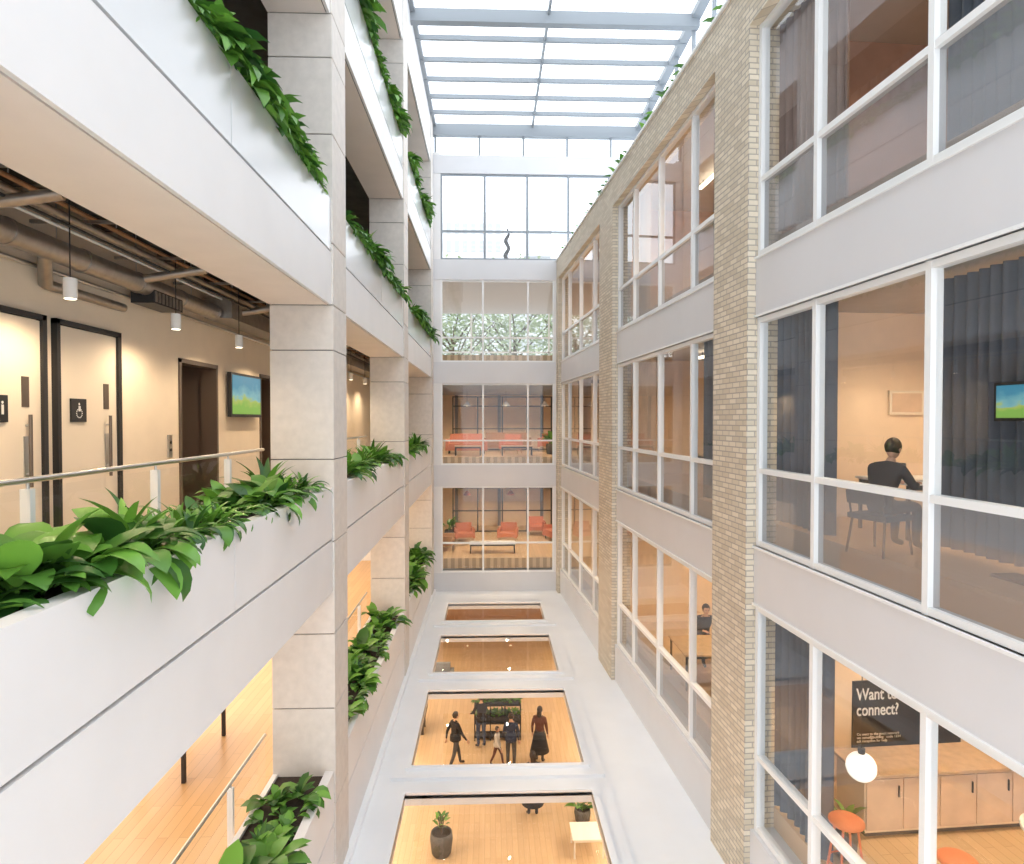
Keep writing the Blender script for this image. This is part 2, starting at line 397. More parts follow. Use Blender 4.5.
# ------------------------------------------------------------------ PLANTS
def foliage(name,y0,y1,x0,x1,z,dens,size,hang=.25,n=6,seed=1,out=0,bias=0):
    R.seed(seed)
    f=MB(name); cnt=int((y1-y0)*dens)
    for i in range(cnt):
        y=y0+(i+R.random())/cnt*(y1-y0)
        x=R.uniform(x0,x1); kind=.5+.5*math.sin(y*2.1+seed*1.3)+R.uniform(-.2,.2)-bias
        sc=size*R.uniform(.6,1.25)*(1+.3*math.sin(y*1.7+seed))
        if kind<.6:
            for j in range(R.randint(8,13)):
                f.leaf((x,y,z),R.uniform(0,6.28),R.uniform(.5,1.4),sc*R.uniform(.7,1.2),sc*R.uniform(.34,.5),R.uniform(.9,2.4),stem=.33,n=n,fold=.15)
        else:
            for j in range(R.randint(13,19)):
                f.leaf((x,y,z),R.uniform(0,6.28),R.uniform(.5,1.5),sc*R.uniform(.8,1.25),sc*R.uniform(.13,.2),R.uniform(.6,1.8),stem=.08,n=n)
        if R.random()<hang:
            for j in range(6+out):
                f.leaf((x1+.06,y+R.uniform(-.12,.12),z+.08),R.uniform(-.8,.8),R.uniform(-.1,.9),sc*R.uniform(.7,1.05),sc*.36,R.uniform(1.2,2.4),stem=.3,n=n)
    return f.build()
sd=3
for k,dens,size in[(-1,6.5,.46),(0,6,.40),(1,7,.42),(2,6,.42)]:
    for bi,(y0,y1) in enumerate(bays[1:]):
        sd+=1; near=(k==0 and bi==0)
        foliage('planter_foliage',y0+.35,y1-.4,-2.85 if k<1 else -2.55,-2.45 if k<1 else -2.38,-1.0+4*k,dens*(1.9 if near else 1),size*(.94 if near else 1),hang=(.22 if near else .4) if k<1 else .85,n=8 if near else 5,seed=sd,out=3 if k>0 else 0,bias=.35 if k==-1 else 0)
f=MB('parapet_foliage',RW); R.seed(5)
for i in range(60):
    y=3+i*.36
    if R.random()<.35: continue
    for j in range(8): f.leaf((.1+R.random()*.2,y,6.22),R.uniform(1.6,4.7),R.uniform(.1,1.3),R.uniform(.3,.5),.16,R.uniform(1,2.4),stem=.2,n=5)
f.build()
# ------------------------------------------------------------------ ATRIUM FLOOR
sky=[(7.6,11.2),(12.1,15.5),(16.6,19.5),(20.9,22.9)]
X0,X1=-1.5,1.8
f=MB('floor_atrium')
f.box(-2.2,X0,-2.5,YB,ZF-ST,ZF,'roofwhite')
f.box(X1,4.6,-2.5,YB,ZF-ST,ZF,'roofwhite')
ys=[-2.5]+[v for s in sky for v in s]+[YB]
for i in range(0,len(ys),2): f.box(X0,X1,ys[i],ys[i+1],ZF-ST,ZF,'roofwhite')
f.build()
for s0,s1 in sky:
    g=MB('skylight_frame')
    for w,h in((.34,ZF+.06),(.10,ZF+.11)):
        g.box(X0-w,X1+w,s0-w,s0,ZF,h,'roofwhite'); g.box(X0-w,X1+w,s1,s1+w,ZF,h,'roofwhite')
        g.box(X0-w,X0,s0,s1,ZF,h,'roofwhite'); g.box(X1,X1+w,s0,s1,ZF,h,'roofwhite')
    g.pz(ZF+.08,X0,X1,s0,s1,'glass')
    g.build()
t=MB('trim_1'); t.box(-2.2,-2.1,-2.5,YB,ZF,ZF+.1,'roofwhite'); t.build()
g=MB('floor_ground'); g.box(-7,9,4,33,-10.8,-10.67,'gwood'); g.build()
g=MB('wall_ground')
g.box(-7.2,-7,4,33,-10.67,ZF-.35,'peach'); g.box(9,9.2,4,33,-10.67,ZF-.35,'peach'); g.box(-7.2,9.2,33,33.2,-10.67,ZF-.35,'tan')
g.box(-7.2,9.2,3.8,4,-10.67,ZF-.35,'peach'); g.build()
g=MB('ceiling_ground'); g.box(-7.2,-2.2,3.8,33.2,-7.02,-6.8,'ceil'); g.box(4.6,9.2,3.8,33.2,-7.02,-6.8,'ceil'); g.box(-2.2,4.6,YB,33.2,-7.02,-6.8,'ceil'); g.build()
for y in (8,14,20,26):
    area(-3.8,y,-7.1,1.5,4,250); area(4.6,y,-7.1,1.5,4,250)
# ------------------------------------------------------------------ RIGHT WING
wr=MB('wall_right',RW)
piers=[(1.2,2.45),(8.8,9.95),(16.25,17.7),(24.5,25.2)]
for a,c in piers: wr.box(-.14,.35,a,c,ZF,6.15,'brick')
rb=[(2.45,8.8),(9.95,16.25),(17.7,24.5)]
for a,c in rb:
    for k in(-1,0):
        wr.box(-.02,.3,a,c,1.42+4*k,2.25+4*k,'spandrel')
        wr.box(-.05,.3,a,c,2.22+4*k,2.25+4*k,'frame'); wr.box(-.05,.3,a,c,1.42+4*k,1.45+4*k,'frame')
    wr.box(-.05,.3,a,c,ZF,-5.75,'spandrel')
    wr.box(-.14,.35,a,c,5.42,6.15,'brick')
wr.box(-.18,.4,1.2,25.2,6.15,6.2,'frame')
wr.box(-.1,.3,-2.5,1.2,ZF,6.15,'spandrel')
wr.build()
mull={0:[2.45,3.8,5.6,7.4,8.8],1:[9.95,11.25,13.05,14.85,16.25],2:[17.7,19.05,21.1,23.1,24.5]}
for bi,(a,c) in enumerate(rb):
    for k in(-1,0,1):
        zb=-1.75+4*k; zt=1.42+4*k; tr=-.7+4*k
        w=MB(wname(),RW)
        for y in mull[bi]:
            y=min(max(y,a+.045),c-.045)
            w.box(.0,.12,y-.036,y+.036,zb,zt,'frame')
        for z in(zb+.042,tr,zt-.042): w.box(.005,.115,a,c,z-.036,z+.036,'frame')
        w.px(.055,a,c,tr,zt,'winglass'); w.px(.055,a,c,zb,tr,'frost' if not(k==-1 and bi==0) else 'winglass')
        w.build()
for k in(-1,0,1):
    z=-1.45+4*k
    f=MB('floor',RW); f.box(.3,7,-2.5,YB+.3,z-.55,z,'gwood' if k==-1 else 'cwood'); f.build()
    c=MB('ceiling',RW); c.box(.3,7,-2.5,YB+.3,1.6+4*k,2.0+4*k if k<1 else 6.1,'ceil'); c.build()
    w=MB('wall_partition',RW)
    for y in(9.3,17.0): w.box(.36,7,y,y+.15,z,1.6+4*k,'peach' if k<1 else ('redwall' if y<10 else 'curtainp'))
    w.box(7,7.2,-2.5,YB+.3,z,1.6+4*k,'peach' if k<1 else 'curtainp'); w.box(.3,7.2,YB+.3,YB+.5,z,1.6+4*k,'plaster'); w.build()
def curtain(y0,y1,x,z0,z1,k,amp=.05,wl=.16):
    c=MB('curtain',RW); n=int((y1-y0)/wl*8); vs=[];fs=[]
    for i in range(n+1):
        y=y0+(y1-y0)*i/n; xx=x+amp*math.sin(y/wl*2*math.pi)+.02*math.sin(y*7)
        vs+=[(xx,y,z0),(xx,y,z1)]
    for i in range(n): fs.append((2*i,2*i+2,2*i+3,2*i+1))
    c.add(vs,fs,k,True); c.build()
curtain(7.55,8.75,.34,-1.4,1.55,'curtain'); curtain(4.6,6.85,1.2,-1.4,1.55,'curtain')
curtain(7.55,8.75,.34,-5.4,-2.45,'curtain')
curtain(7.3,8.75,.34,2.6,5.55,'curtainb'); curtain(4.6,6.7,1.1,2.6,5.55,'curtain')
curtain(10.3,11.2,.4,2.6,5.55,'curtainb'); curtain(14.9,16.2,.4,2.6,5.55,'curtainp'); curtain(10.3,11.5,.4,-1.4,1.55,'curtain')
curtain(14.6,16.2,.4,-1.4,1.55,'curtainp'); curtain(21.3,23,.4,-1.4,1.55,'curtainb')
for bi,(y) in enumerate((6,13.2,21)):
    for k,pw in((-1,410),(0,350 if bi!=1 else 170),(1,230 if bi==0 else 400)):
        for dx in(2,4.8):
            for dy in(-1.8,1.5): spot(dx,y+dy,1.5+4*k,pw/2.2,(1,.73,.45),Mx=RW)
for k,y in((-1,13),(-1,21),(0,13),(0,21),(1,13)):
    l=MB('linear_ceiling_light',RW); l.box(1.6,1.68,y-2,y+2,1.45+4*k,1.5+4*k,'lampemit'); l.cyl((1.64,y-1.8,1.5+4*k),(1.64,y-1.8,1.6+4*k),.01,'black',6); l.cyl((1.64,y+1.8,1.5+4*k),(1.64,y+1.8,1.6+4*k),.01,'black',6); l.build()
t=MB('floor_terrace',RW); t.box(.35,7.2,-2.5,YB+.3,6.1,6.15,'roofwhite'); t.build()
# ------------------------------------------------------------------ BACK WALL
wb=MB('wall_back')
yb0,yb1=YB,YB+.3
wb.box(-2.2,-1.9,yb0,yb1,ZF,10.3,'panel'); wb.box(2.5,3.2,yb0,yb1,ZF,6.2,'panel')
wb.box(-2.2,3.2,yb0-.02,yb1,ZF,-5.95,'spandrel')
for z0,z1 in((-2.58,-1.75),(1.42,2.25),(5.42,6.2)): wb.box(-2.2,3.2,yb0-.02,yb1,z0,z1,'spandrel')
wb.box(-2.2,5.9,yb0-.02,yb1,9.5,10.2,'spandrel'); wb.box(5.6,5.9,yb0,yb1,6.15,9.5,'panel')
wb.build()
for k in(-1,0,1):
    w=MB(wname()); zb=-1.75+4*k; zt=1.42+4*k
    if k==-1: zb=-5.95
    for x in(-1.88,-.27,1.48,2.48): w.box(x-.035,x+.035,yb0+.02,yb0+.14,zb,zt,'frame')
    for z in(zb+.03,-.8+4*k,zt-.03): w.box(-1.9,2.5,yb0+.025,yb0+.135,z-.03,z+.03,'frame')
    w.py(yb0+.07,-1.9,2.5,zb,zt,'glass'); w.build()
w=MB(wname())
for x in(-1.88,-.2,1.45,3.05,4.65,5.58): w.box(x-.045,x+.045,yb0+.02,yb0+.14,6.2,9.5,'beam')
for z in(6.23,7.3,9.47): w.box(-1.9,5.6,yb0+.025,yb0+.135,z-.035,z+.035,'beam')
w.py(yb0+.07,-1.9,5.6,6.2,9.5,'roofglass')
for x in(-2.1,-.4,1.3,3.0,4.7,5.8): w.box(x-.04,x+.04,yb0+.02,yb0+.14,10.2,11,'beam')
w.py(yb0+.07,-2.2,5.9,10.2,11,'roofglass'); w.build()
for k in(-1,0,1):
    z=-1.45+4*k; zc=1.45+4*k; ye=33
    f=MB('floor'); f.box(-5,7,yb1,ye,z-.4,z,'gwood' if k<0 else 'cwood'); f.build()
    c=MB('ceiling'); c.box(-5,7,yb1,ye,zc,zc+.5,'darkceil' if k<1 else 'ceil')
    if k<1:
        for i in range(5): c.box(-5,7,yb1+.6+i*1.6,yb1+.75+i*1.6,zc-.2,zc,'ceil')
    c.build()
    w=MB('wall_room')
    if k<1:
        w.box(-5.2,-5,yb1,ye,z,zc,'peach'); w.box(7,7.2,yb1,ye,z,zc,'peach'); w.box(-5,7,ye,ye+.2,z,zc,'peach')
        for i in range(5): w.box(-4+i*2.2,-3.85+i*2.2,ye-.1,ye,z,zc,'greywall')
    else:
        for i in range(7): w.box(-5+i*2,-4.92+i*2,ye,ye+.1,z,zc,'frame')
        w.box(-5,7,ye,ye+.1,z+.9,z+.97,'frame'); w.box(-5,7,ye,ye+.1,z,z+.1,'frame')
    w.build()
    for x in(-2,.8,3.5):
        for y in(26.5,30): spot(x,y,zc-.25,(155 if k<1 else 50),(1,.77,.52) if k<1 else (1,.93,.86))
roofb=MB('floor_terrace'); roofb.box(-5,10,yb1,34,5.95,6.15,'roofwhite'); roofb.build()
# ------------------------------------------------------------------ ROOF
r=MB('roof_glazing')
xl,xr=-2.3,5.9
i=0; y=YB+.1
while y>-2.5:
    if i%6==0: r.box(xl,xr,y-.12,y+.12,ZR-.25,ZR+.1,'beam')
    else: r.box(xl,xr,y-.045,y+.045,ZR-.04,ZR+.1,'beam')
    y-=1.15; i+=1
for x in(xl+.1,1.65,xr-.1):
    w=.13 if x!=1.65 else .035
    r.box(x-w,x+w,-2.5,YB+.2,ZR-.02,ZR+.16,'beam')
r.pz(ZR+.11,xl,xr,-2.5,YB+.2,'roofglass')
r.box(xl,xr,YB-.05,YB+.2,10.95,ZR-.25,'beam')
r.build()
r=MB(wname())
for i in range(16): r.box(5.75,5.85,-.3+i*1.68,-.22+i*1.68,6.15,ZR-.02,'beam')
for z in(7.3,9.5): r.box(5.76,5.84,-2.5,YB,z-.04,z+.04,'beam')
r.px(5.8,-2.5,YB,6.15,ZR-.02,'roofglass'); r.build()
# ------------------------------------------------------------------ FURNITURE
def armchair(x,y,z,rz,k='orange'):
    a=MB('armchair',TR(x,y,z,rz))
    a.box(-.33,.33,-.36,.30,.26,.44,k); a.box(-.36,.36,.26,.42,.26,.82,k,rot=(-.14,0,0)); a.box(-.44,-.33,-.36,.34,.22,.62,k); a.box(.33,.44,-.36,.34,.22,.62,k)
    a.box(-.42,.42,-.34,.36,.2,.26,'tabletop')
    for i in(-.36,.36):
        for j in(-.3,.3): a.cyl((i,j,.2),(i*1.08,j*1.08,0),.02,'tabletop',8,r1=.013)
    a.build(bevel=.035,seg=3)
def sofa(x,y,z,rz,k='orange',w=1.0):
    a=MB('sofa',TR(x,y,z,rz))
    for i in(-1,0):
        a.box(w*i+.01,w*(i+1)-.01,-.4,.3,.28,.45,k); a.box(w*i+.01,w*(i+1)-.01,.22,.42,.4,.85,k,rot=(-.12,0,0))
    a.box(-w-.14,-w,-.4,.42,.15,.62,k); a.box(w,w+.14,-.4,.42,.15,.62,k); a.box(-w,w,-.38,.42,.15,.28,k)
    for i in(-w,w):
        for j in(-.3,.35): a.cyl((i,j,.16),(i,j,0),.022,'black',8)
    a.build(bevel=.035,seg=3)
def table(name,x,y,z,w,d,h,rz=0,top='tabletop',leg='black',round_=False):
    a=MB(name,TR(x,y,z,rz))
    if round_:
        a.cyl((0,0,h-.035),(0,0,h),w/2,top,28); a.cyl((0,0,.02),(0,0,h-.03),.03,leg,12); a.cyl((0,0,0),(0,0,.02),w*.28,leg,20)
    else:
        a.box(-w/2,w/2,-d/2,d/2,h-.035,h,top)
        for i in(-1,1):
            for j in(-1,1): a.box(i*(w/2-.05)-.02,i*(w/2-.05)+.02,j*(d/2-.05)-.02,j*(d/2-.05)+.02,0,h-.035,leg)
        a.box(-w/2+.05,w/2-.05,-d/2+.04,-d/2+.06,h-.1,h-.035,leg); a.box(-w/2+.05,w/2-.05,d/2-.06,d/2-.04,h-.1,h-.035,leg)
    a.build(bevel=.006,seg=1)
def chair(name,x,y,z,rz,k='greyfab',bt=.92):
    a=MB(name,TR(x,y,z,rz))
    a.box(-.23,.23,-.22,.22,.38,.44,k); a.box(-.22,.22,.2,.25,.55,bt,k,rot=(-.15,0,0))
    for i in(-.19,.19):
        a.cyl((i,-.18,.40),(i*1.15,-.22,0),.014,'black',8); a.cyl((i,.18,.40),(i*1.15,.24,0),.014,'black',8); a.cyl((i,.2,.40),(i,.24,.6),.012,'black',8)
    a.build(bevel=.02,seg=2)
def stool(x,y,z):
    a=MB('bar_stool',TR(x,y,z))
    a.lathe((0,0,0),[(.0,.70),(.17,.70),(.195,.72),(.195,.745),(.17,.765),(0,.755)],'stoolred',24)
    for i in range(4):
        an=math.pi/4+i*math.pi/2; c,s_=math.cos(an),math.sin(an)
        a.cyl((c*.12,s_*.12,.71),(c*.22,s_*.22,0),.014,'stoolred',8)
    for i in range(16):
        a0=i/16*6.283;a1=(i+1)/16*6.283; a.cyl((math.cos(a0)*.19,math.sin(a0)*.19,.25),(math.cos(a1)*.19,math.sin(a1)*.19,.25),.009,'stoolred',6)
    a.build()
def pot_plant(x,y,z,r=.27,h=.5,kind='potted_plant',L=.45,n=18,dead=False):
    a=MB(kind,TR(x,y,z))
    a.lathe((0,0,0),[(0,0),(r*.72,0),(r*.85,h*.1),(r,h*.7),(r*.93,h),(r*.84,h),(r*.84,h*.9),(0,h*.9)],'pot',24)
    a.lathe((0,0,0),[(r*.83,h*.91),(0,h*.93)],'soil',20)
    R.seed(int(x*100))
    for i in range(n):
        if dead:
            an=R.uniform(0,6.28); a.cyl((0,0,h*.9),(math.cos(an)*.08,math.sin(an)*.08,h+.35),.01,'bark',6)
            for q in range(3): a.leaf((math.cos(an)*.06,math.sin(an)*.06,h+.12+q*.08),an+R.uniform(-1,1),.8,.22,.09,1,n=4)
        else: a.leaf((R.uniform(-.06,.06),R.uniform(-.06,.06),h*.9),R.uniform(0,6.28),R.uniform(.5,1.5),L*R.uniform(.8,1.3),L*.3,R.uniform(.7,1.8),stem=.35,n=6)
    a.build()
for (x,rz) in((-1.15,.15),(.8,-.15)): armchair(x,28.6,-5.45,rz)
armchair(-1.9,27.0,-5.45,1.5,'tan'); table('coffee_table',.1,26.4,-5.45,1.9,.7,.4,top='white'); sofa(3.2,28.5,-5.45,-1.2)
armchair(2.2,30.3,-5.45,0,'orange')
sofa(-1.0,27.6,-1.45,0,'orange',.75); armchair(.9,27.6,-1.45,-.3); table('coffee_table',1.1,26.2,-1.45,1.3,.6,.4); table('coffee_table',-.9,26.2,-1.45,1.1,.6,.4)
pot_plant(2.6,27.2,-1.45,.22,.45,L=.7,n=22); armchair(2.7,29.5,-1.45,-.3); pot_plant(-1.9,29.5,-5.45,.2,.4,L=.7)
sofa(.8,30.2,-1.45,0,'tan',1)
for x,z in((-1,.6),(.7,.6),(2.4,.6),(-1,-3.3),(.9,-3.3)):
    l=MB('pendant_lamp',TR(x,28,z)); top=(1.45 if z>0 else -2.55)-z
    l.lathe((0,0,0),[(.02,.22),(.05,.2),(.18,.02),(.175,.015),(.04,.18)],'orange' if z<0 else 'white',20); l.ball((0,0,.06),(.05,.05,.05),'lampemit',10,8); l.cyl((0,0,.2),(0,0,top),.006,'black',6); l.build()
for z in(-1.45,-5.45):
    s_=MB('internal_glazed_screen',TR(.6,31.2,z))
    for x in(-2.4,-1.2,0,1.2,2.4): s_.box(x-.03,x+.03,-.03,.03,0,2.6,'black')
    for q in(0,1.0,2.1,2.55): s_.box(-2.4,2.4,-.03,.03,q,q+.05,'black')
    s_.build()
def P(u,v,Y): return ((u-490)/640*Y,Y,(420-v)/640*Y)
sg=MB('wall_sign',RW@Matrix.Translation((1.78,9.27,-5.05)))
sg.box(0,1.75,-.0,.03,0,1.12,'black'); so=sg.build()
def text(body,size,x,z,parent,k='white',off=.02,sx=1):
    c=bpy.data.curves.new('text','FONT'); c.body=body; c.size=size; c.extrude=.003; c.space_line=.95; c.offset=off*size
    o=bpy.data.objects.new('lettering',c); bpy.context.collection.objects.link(o); o.parent=parent
    o.location=(x,-.006,z); o.rotation_euler=(math.pi/2,0,0); o.scale=(sx,1,1); c.materials.append(M[k]); return o
text('Want to\nconnect?',.25,.05,.84,so,off=.014,sx=.76); text('Connect to the guest network\nwelcome@building   code 1234\nask reception for help',.055,.06,.3,so,off=.005)
fr=MB('picture_frame',RW@Matrix.Translation((2.3,9.25,.08))); fr.box(0,.55,.0,.04,0,.36,'plaster'); fr.box(.04,.51,-.004,0,.04,.32,'curtainp'); fr.build()
x,y,z=P(872,777,7.3)
g=MB('globe_pendant_lamp',TR(x,y,z)); g.ball((0,0,0),(.165,.165,.165),'globe',28,18); g.cyl((0,0,.155),(0,0,.22),.04,'black',14); g.cyl((0,0,.22),(0,0,-2.4-z),.006,'black',6); g.build()
c=MB('kitchen_counter',RW@TR(2.0,7.85,-5.45)); c.box(-.9,2.2,.15,.75,.08,.82,'peach'); c.box(-.95,2.25,.1,.8,.82,.86,'tabletop'); c.box(-.85,2.15,.2,.75,0,.08,'dark')
for i in range(6): c.box(-.88+i*.515,-.38+i*.515,.13,.15,.12,.79,'curtainp')
for i in range(6): c.box(-.45+i*.515,-.43+i*.515,.11,.13,.55,.70,'black')
c.build(bevel=.004,seg=1)
x,y,z=P(857,815,7.3); stool(x,y,-5.45); x,y,z=P(975,850,6.6); stool(x,y,-5.45)
table('bar_table',6.2,6.6,-5.45,.8,.8,1.0,round_=True,top='white')
pot_plant(4.45,7.75,-5.45,.13,.35,L=.35)
table('meeting_table',5.6,8.0,-1.45,1.3,1.0,.70,rz=SL,top='white')
table('desk',5.4,13,-1.45,2.2,1.2,.74); table('desk',5.0,13.2,-5.45,2.2,1.2,.74); table('desk',5.2,21,-5.45,2,1,.74); table('desk',5.2,21,-1.45,2,1,.74)
for (x,y,z,rz,kk) in((4.6,12.05,-5.45,math.pi,'orange'),(5.6,12.0,-5.45,math.pi,'greyfab'),(4.85,14.35,-5.45,0,'orange'),(4.8,11.9,-1.45,math.pi,'greyfab'),(5.8,14.2,-1.45,0,'orange'),(5.2,20,-5.45,math.pi,'orange'),(5.2,22,-1.45,0,'greyfab')): chair('office_chair',x,y,z,rz,kk)
lp=MB('laptop',TR(5.12,7.75,-.75,1.9)); lp.box(-.17,.17,-.12,.12,0,.018,'steel'); lp.box(-.17,.17,.12,.13,.01,.24,'steel',rot=(-.25,0,0),piv=(0,.12,.01)); lp.box(-.155,.155,.117,.12,.03,.22,'tv',rot=(-.25,0,0),piv=(0,.12,.01)); lp.build()
tvl=MB('television_on_stand',RW@TR(.9,5.42,-1.45))
tvl.box(-.03,.03,-.42,.42,1.44,1.80,'black'); tvl.box(.0,.05,-.04,.04,.03,1.5,'black'); tvl.box(-.15,.1,-.3,.3,0,.03,'black'); o=tvl.build()
q=MB('screen',parent=o); q.box(-.036,-.03,-.39,.39,1.47,1.77,'tv'); q.build()
# ground floor furniture
R.seed(9)
s_=MB('plant_shelf',TR(.25,21.3,-10.67))
s_.box(-.78,.78,-.2,.2,.55,.60,'black'); s_.box(-.78,.78,-.2,.2,1.15,1.2,'black'); s_.box(-.78,.78,-.2,.2,.1,.14,'black')
for i in (-.78,-.26,.23,.75):
    s_.box(i,i+.03,-.2,-.17,0,1.2,'black'); s_.box(i,i+.03,.17,.2,0,1.2,'black')
s_.box(-.75,.75,-.14,.14,.60,.78,'dark'); s_.box(-.7,.7,-.1,.1,1.2,1.26,'dark')
for j in range(12):
    for q in range(9):
        s_.leaf((-.68+j*.124,0,.78),R.uniform(0,6.28),R.uniform(.3,1.4),.28,.1,1.2,n=4); s_.leaf((-.68+j*.124,0,1.24),R.uniform(0,6.28),R.uniform(.3,1.4),.24,.1,1.4,n=4)
s_.build()
ft=MB('foosball_table',TR(-2.9,21.9,-10.67))
ft.box(-.72,.72,-.38,-.33,.65,.92,'black'); ft.box(-.72,.72,.33,.38,.65,.92,'black'); ft.box(-.72,-.67,-.38,.38,.65,.92,'black'); ft.box(.67,.72,-.38,.38,.65,.92,'black')
ft.box(-.67,.67,-.33,.33,.68,.80,'green')
for i in(-.6,.6):
    for j in(-.28,.28): ft.box(i-.05,i+.05,j-.05,j+.05,0,.65,'black')
for i in range(8):
    xx=-.56+i*.16; ft.cyl((xx,-.6,.88),(xx,.6,.88),.009,'steel',8)
    for j in(-.2,0,.2): ft.box(xx-.012,xx+.012,j-.015,j+.015,.80,.91,'orange' if i%2 else 'white')
ft.build()
pot_plant(-1.2,15.6,-10.67,.28,.55,n=7,dead=True)
pot_plant(2.45,16.75,-10.67,.22,.35,L=.6,n=22)
table('side_table',2.4,15.6,-10.67,.8,.7,.5,top='white',leg='white')
sofa(-2.6,25.5,-10.67,0,'greyfab')
# ------------------------------------------------------------------ PEOPLE
def skin_mesh(verts,edges,radii,root,sub=2):
    me=bpy.data.meshes.new('sk'); me.from_pydata(verts,edges,[]); o=bpy.data.objects.new('sk',me); bpy.context.collection.objects.link(o)
    md=o.modifiers.new('s','SKIN'); md.use_smooth_shade=True
    for i,r in enumerate(radii):
        rr=r if isinstance(r,tuple) else (r,r)
        me.skin_vertices[0].data[i].radius=rr
    for i in range(len(verts)): me.skin_vertices[0].data[i].use_root=(i==root)
    sb=o.modifiers.new('u','SUBSURF'); sb.levels=sub; sb.render_levels=sub
    dg=bpy.context.evaluated_depsgraph_get(); dg.update()
    ev=o.evaluated_get(dg); m2=bpy.data.meshes.new_from_object(ev)
    vs=[v.co.copy() for v in m2.vertices]; fs=[tuple(p.vertices) for p in m2.polygons]
    bpy.data.objects.remove(o); return vs,fs
def segd(p,a,b):
    ab=b-a; t=max(0,min(1,(p-a).dot(ab)/max(ab.length_squared,1e-9))); return (p-(a+ab*t)).length
def person(name,x,y,z,rz,pose='stand',top='cloth_black',pants='jeans',hair='hair',skin='skin',skirt=None,s=1.0,longhair=False,headyaw=0):
    J={}
    if pose=='sit':
        J['pel']=(0,0,.54);J['sp']=(0,-.03,.72);J['ch']=(0,-.09,.90);J['nk']=(0,-.15,1.03);J['hd']=(0,-.19,1.10)
        for sn,sg_ in(('l',1),('r',-1)):
            J['sh'+sn]=(.18*sg_,-.10,.96);J['el'+sn]=(.26*sg_,-.20,.76);J['wr'+sn]=(.14*sg_,-.42,.785)
            J['hp'+sn]=(.09*sg_,-.02,.52);J['kn'+sn]=(.13*sg_,-.44,.53);J['an'+sn]=(.13*sg_,-.42,.09);J['to'+sn]=(.14*sg_,-.58,.04)
    else:
        J['pel']=(0,0,.95);J['sp']=(0,0,1.13);J['ch']=(0,.01,1.32);J['nk']=(0,.01,1.46);J['hd']=(0,-.01,1.54)
        wk=.24 if pose=='walk' else .02
        for sn,sg_ in(('l',1),('r',-1)):
            J['sh'+sn]=(.17*sg_,.01,1.39)
            sw=wk*sg_
            if pose=='phone' and sg_>0: J['el'+sn]=(.22,-.05,1.12);J['wr'+sn]=(.10,-.27,1.2)
            elif pose=='lean': J['el'+sn]=(.22*sg_,-.15,1.12);J['wr'+sn]=(.2*sg_,-.38,1.0)
            else: J['el'+sn]=(.23*sg_,.03+sw*.5,1.12);J['wr'+sn]=(.24*sg_,-.04+sw*.9,.88)
            J['hp'+sn]=(.09*sg_,0,.91);J['kn'+sn]=(.1*sg_,-.03-sw*.6,.5);J['an'+sn]=(.1*sg_,.02-sw*1.1,.09+(.05 if sw<-.1 else 0));J['to'+sn]=(.12*sg_,-.15-sw*1.1,.035)
    rad={'pel':(.15,.11),'sp':(.135,.10),'ch':(.155,.11),'nk':.055,'hd':.05}
    for sn in'lr': rad.update({'sh'+sn:.07,'el'+sn:.045,'wr'+sn:.028,'hp'+sn:.095,'kn'+sn:.062,'an'+sn:.042,'to'+sn:.034})
    names=list(J); idx={n:i for i,n in enumerate(names)}
    E=[('pel','sp',0),('sp','ch',0),('ch','nk',0),('nk','hd',2)]
    for sn in'lr': E+=[('ch','sh'+sn,0),('sh'+sn,'el'+sn,0),('el'+sn,'wr'+sn,0),('pel','hp'+sn,1),('hp'+sn,'kn'+sn,1),('kn'+sn,'an'+sn,1),('an'+sn,'to'+sn,3)]
    vs,fs=skin_mesh([J[n] for n in names],[(idx[a],idx[b]) for a,b,_ in E],[rad[n] for n in names],idx['pel'])
    root=bpy.data.objects.new(name,None); bpy.context.collection.objects.link(root); root.location=(x,y,z); root.rotation_euler=(0,0,rz); root.scale=(s,s,s)
    ks=[top,pants,skin,'black']
    body=MB('body',parent=root)
    segs=[(Vector(J[a]),Vector(J[b]),t) for a,b,t in E]
    by=[[],[],[],[]]
    for f in fs:
        c=sum((vs[i] for i in f),Vector())/len(f)
        best=min(segs,key=lambda q:segd(c,q[0],q[1])); t=best[2]
        if pose!='sit' and c.z<1.0 and t==0 and abs(c.x)<.17: t=1
        by[t].append(f)
    for t in range(4):
        if by[t]: body.add(vs,by[t],ks[t],True)
    body.build()
    for sn,sg_ in(('l',1),('r',-1)):
        w=Vector(J['wr'+sn]); e=Vector(J['el'+sn]); d=(w-e).normalized()
        if pose in('sit','phone','lean'): side=(Vector((1,0,0))-d*d.x).normalized()
        else: side=Vector((0,1,0)); side=(side-d*side.dot(d)).normalized()
        nrm=d.cross(side)*(1 if pose=='sit' else sg_)
        if pose=='sit' and nrm.z>0: nrm=-nrm
        hv=[w-d*.02,w+d*.045,w+d*.085]; he=[(0,1),(1,2)]; hr=[.026,(.034,.02),(.036,.018)]
        for q,(o_,L) in enumerate(((-.03,.065),(-.01,.075),(.01,.072),(.03,.058))):
            b0=w+d*.088+side*o_; i0=len(hv)
            hv+=[b0,b0+d*L*.5+nrm*.008,b0+d*L*.85+nrm*.028]; hr+=[.0095,.0088,.0072]; he+=[(2,i0),(i0,i0+1),(i0+1,i0+2)]
        ts=-1 if sg_>0 or pose!='sit' else 1
        i0=len(hv); hv+=[w+d*.03+side*.03*ts,w+d*.06+side*.055*ts+nrm*.01,w+d*.085+side*.06*ts+nrm*.02]; hr+=[.012,.0105,.009]; he+=[(0,i0),(i0,i0+1),(i0+1,i0+2)]
        hvv,hff=skin_mesh(hv,he,hr,0,1)
        hb=MB('hand_'+sn,parent=root); hb.add(hvv,hff,skin,True); hb.build()
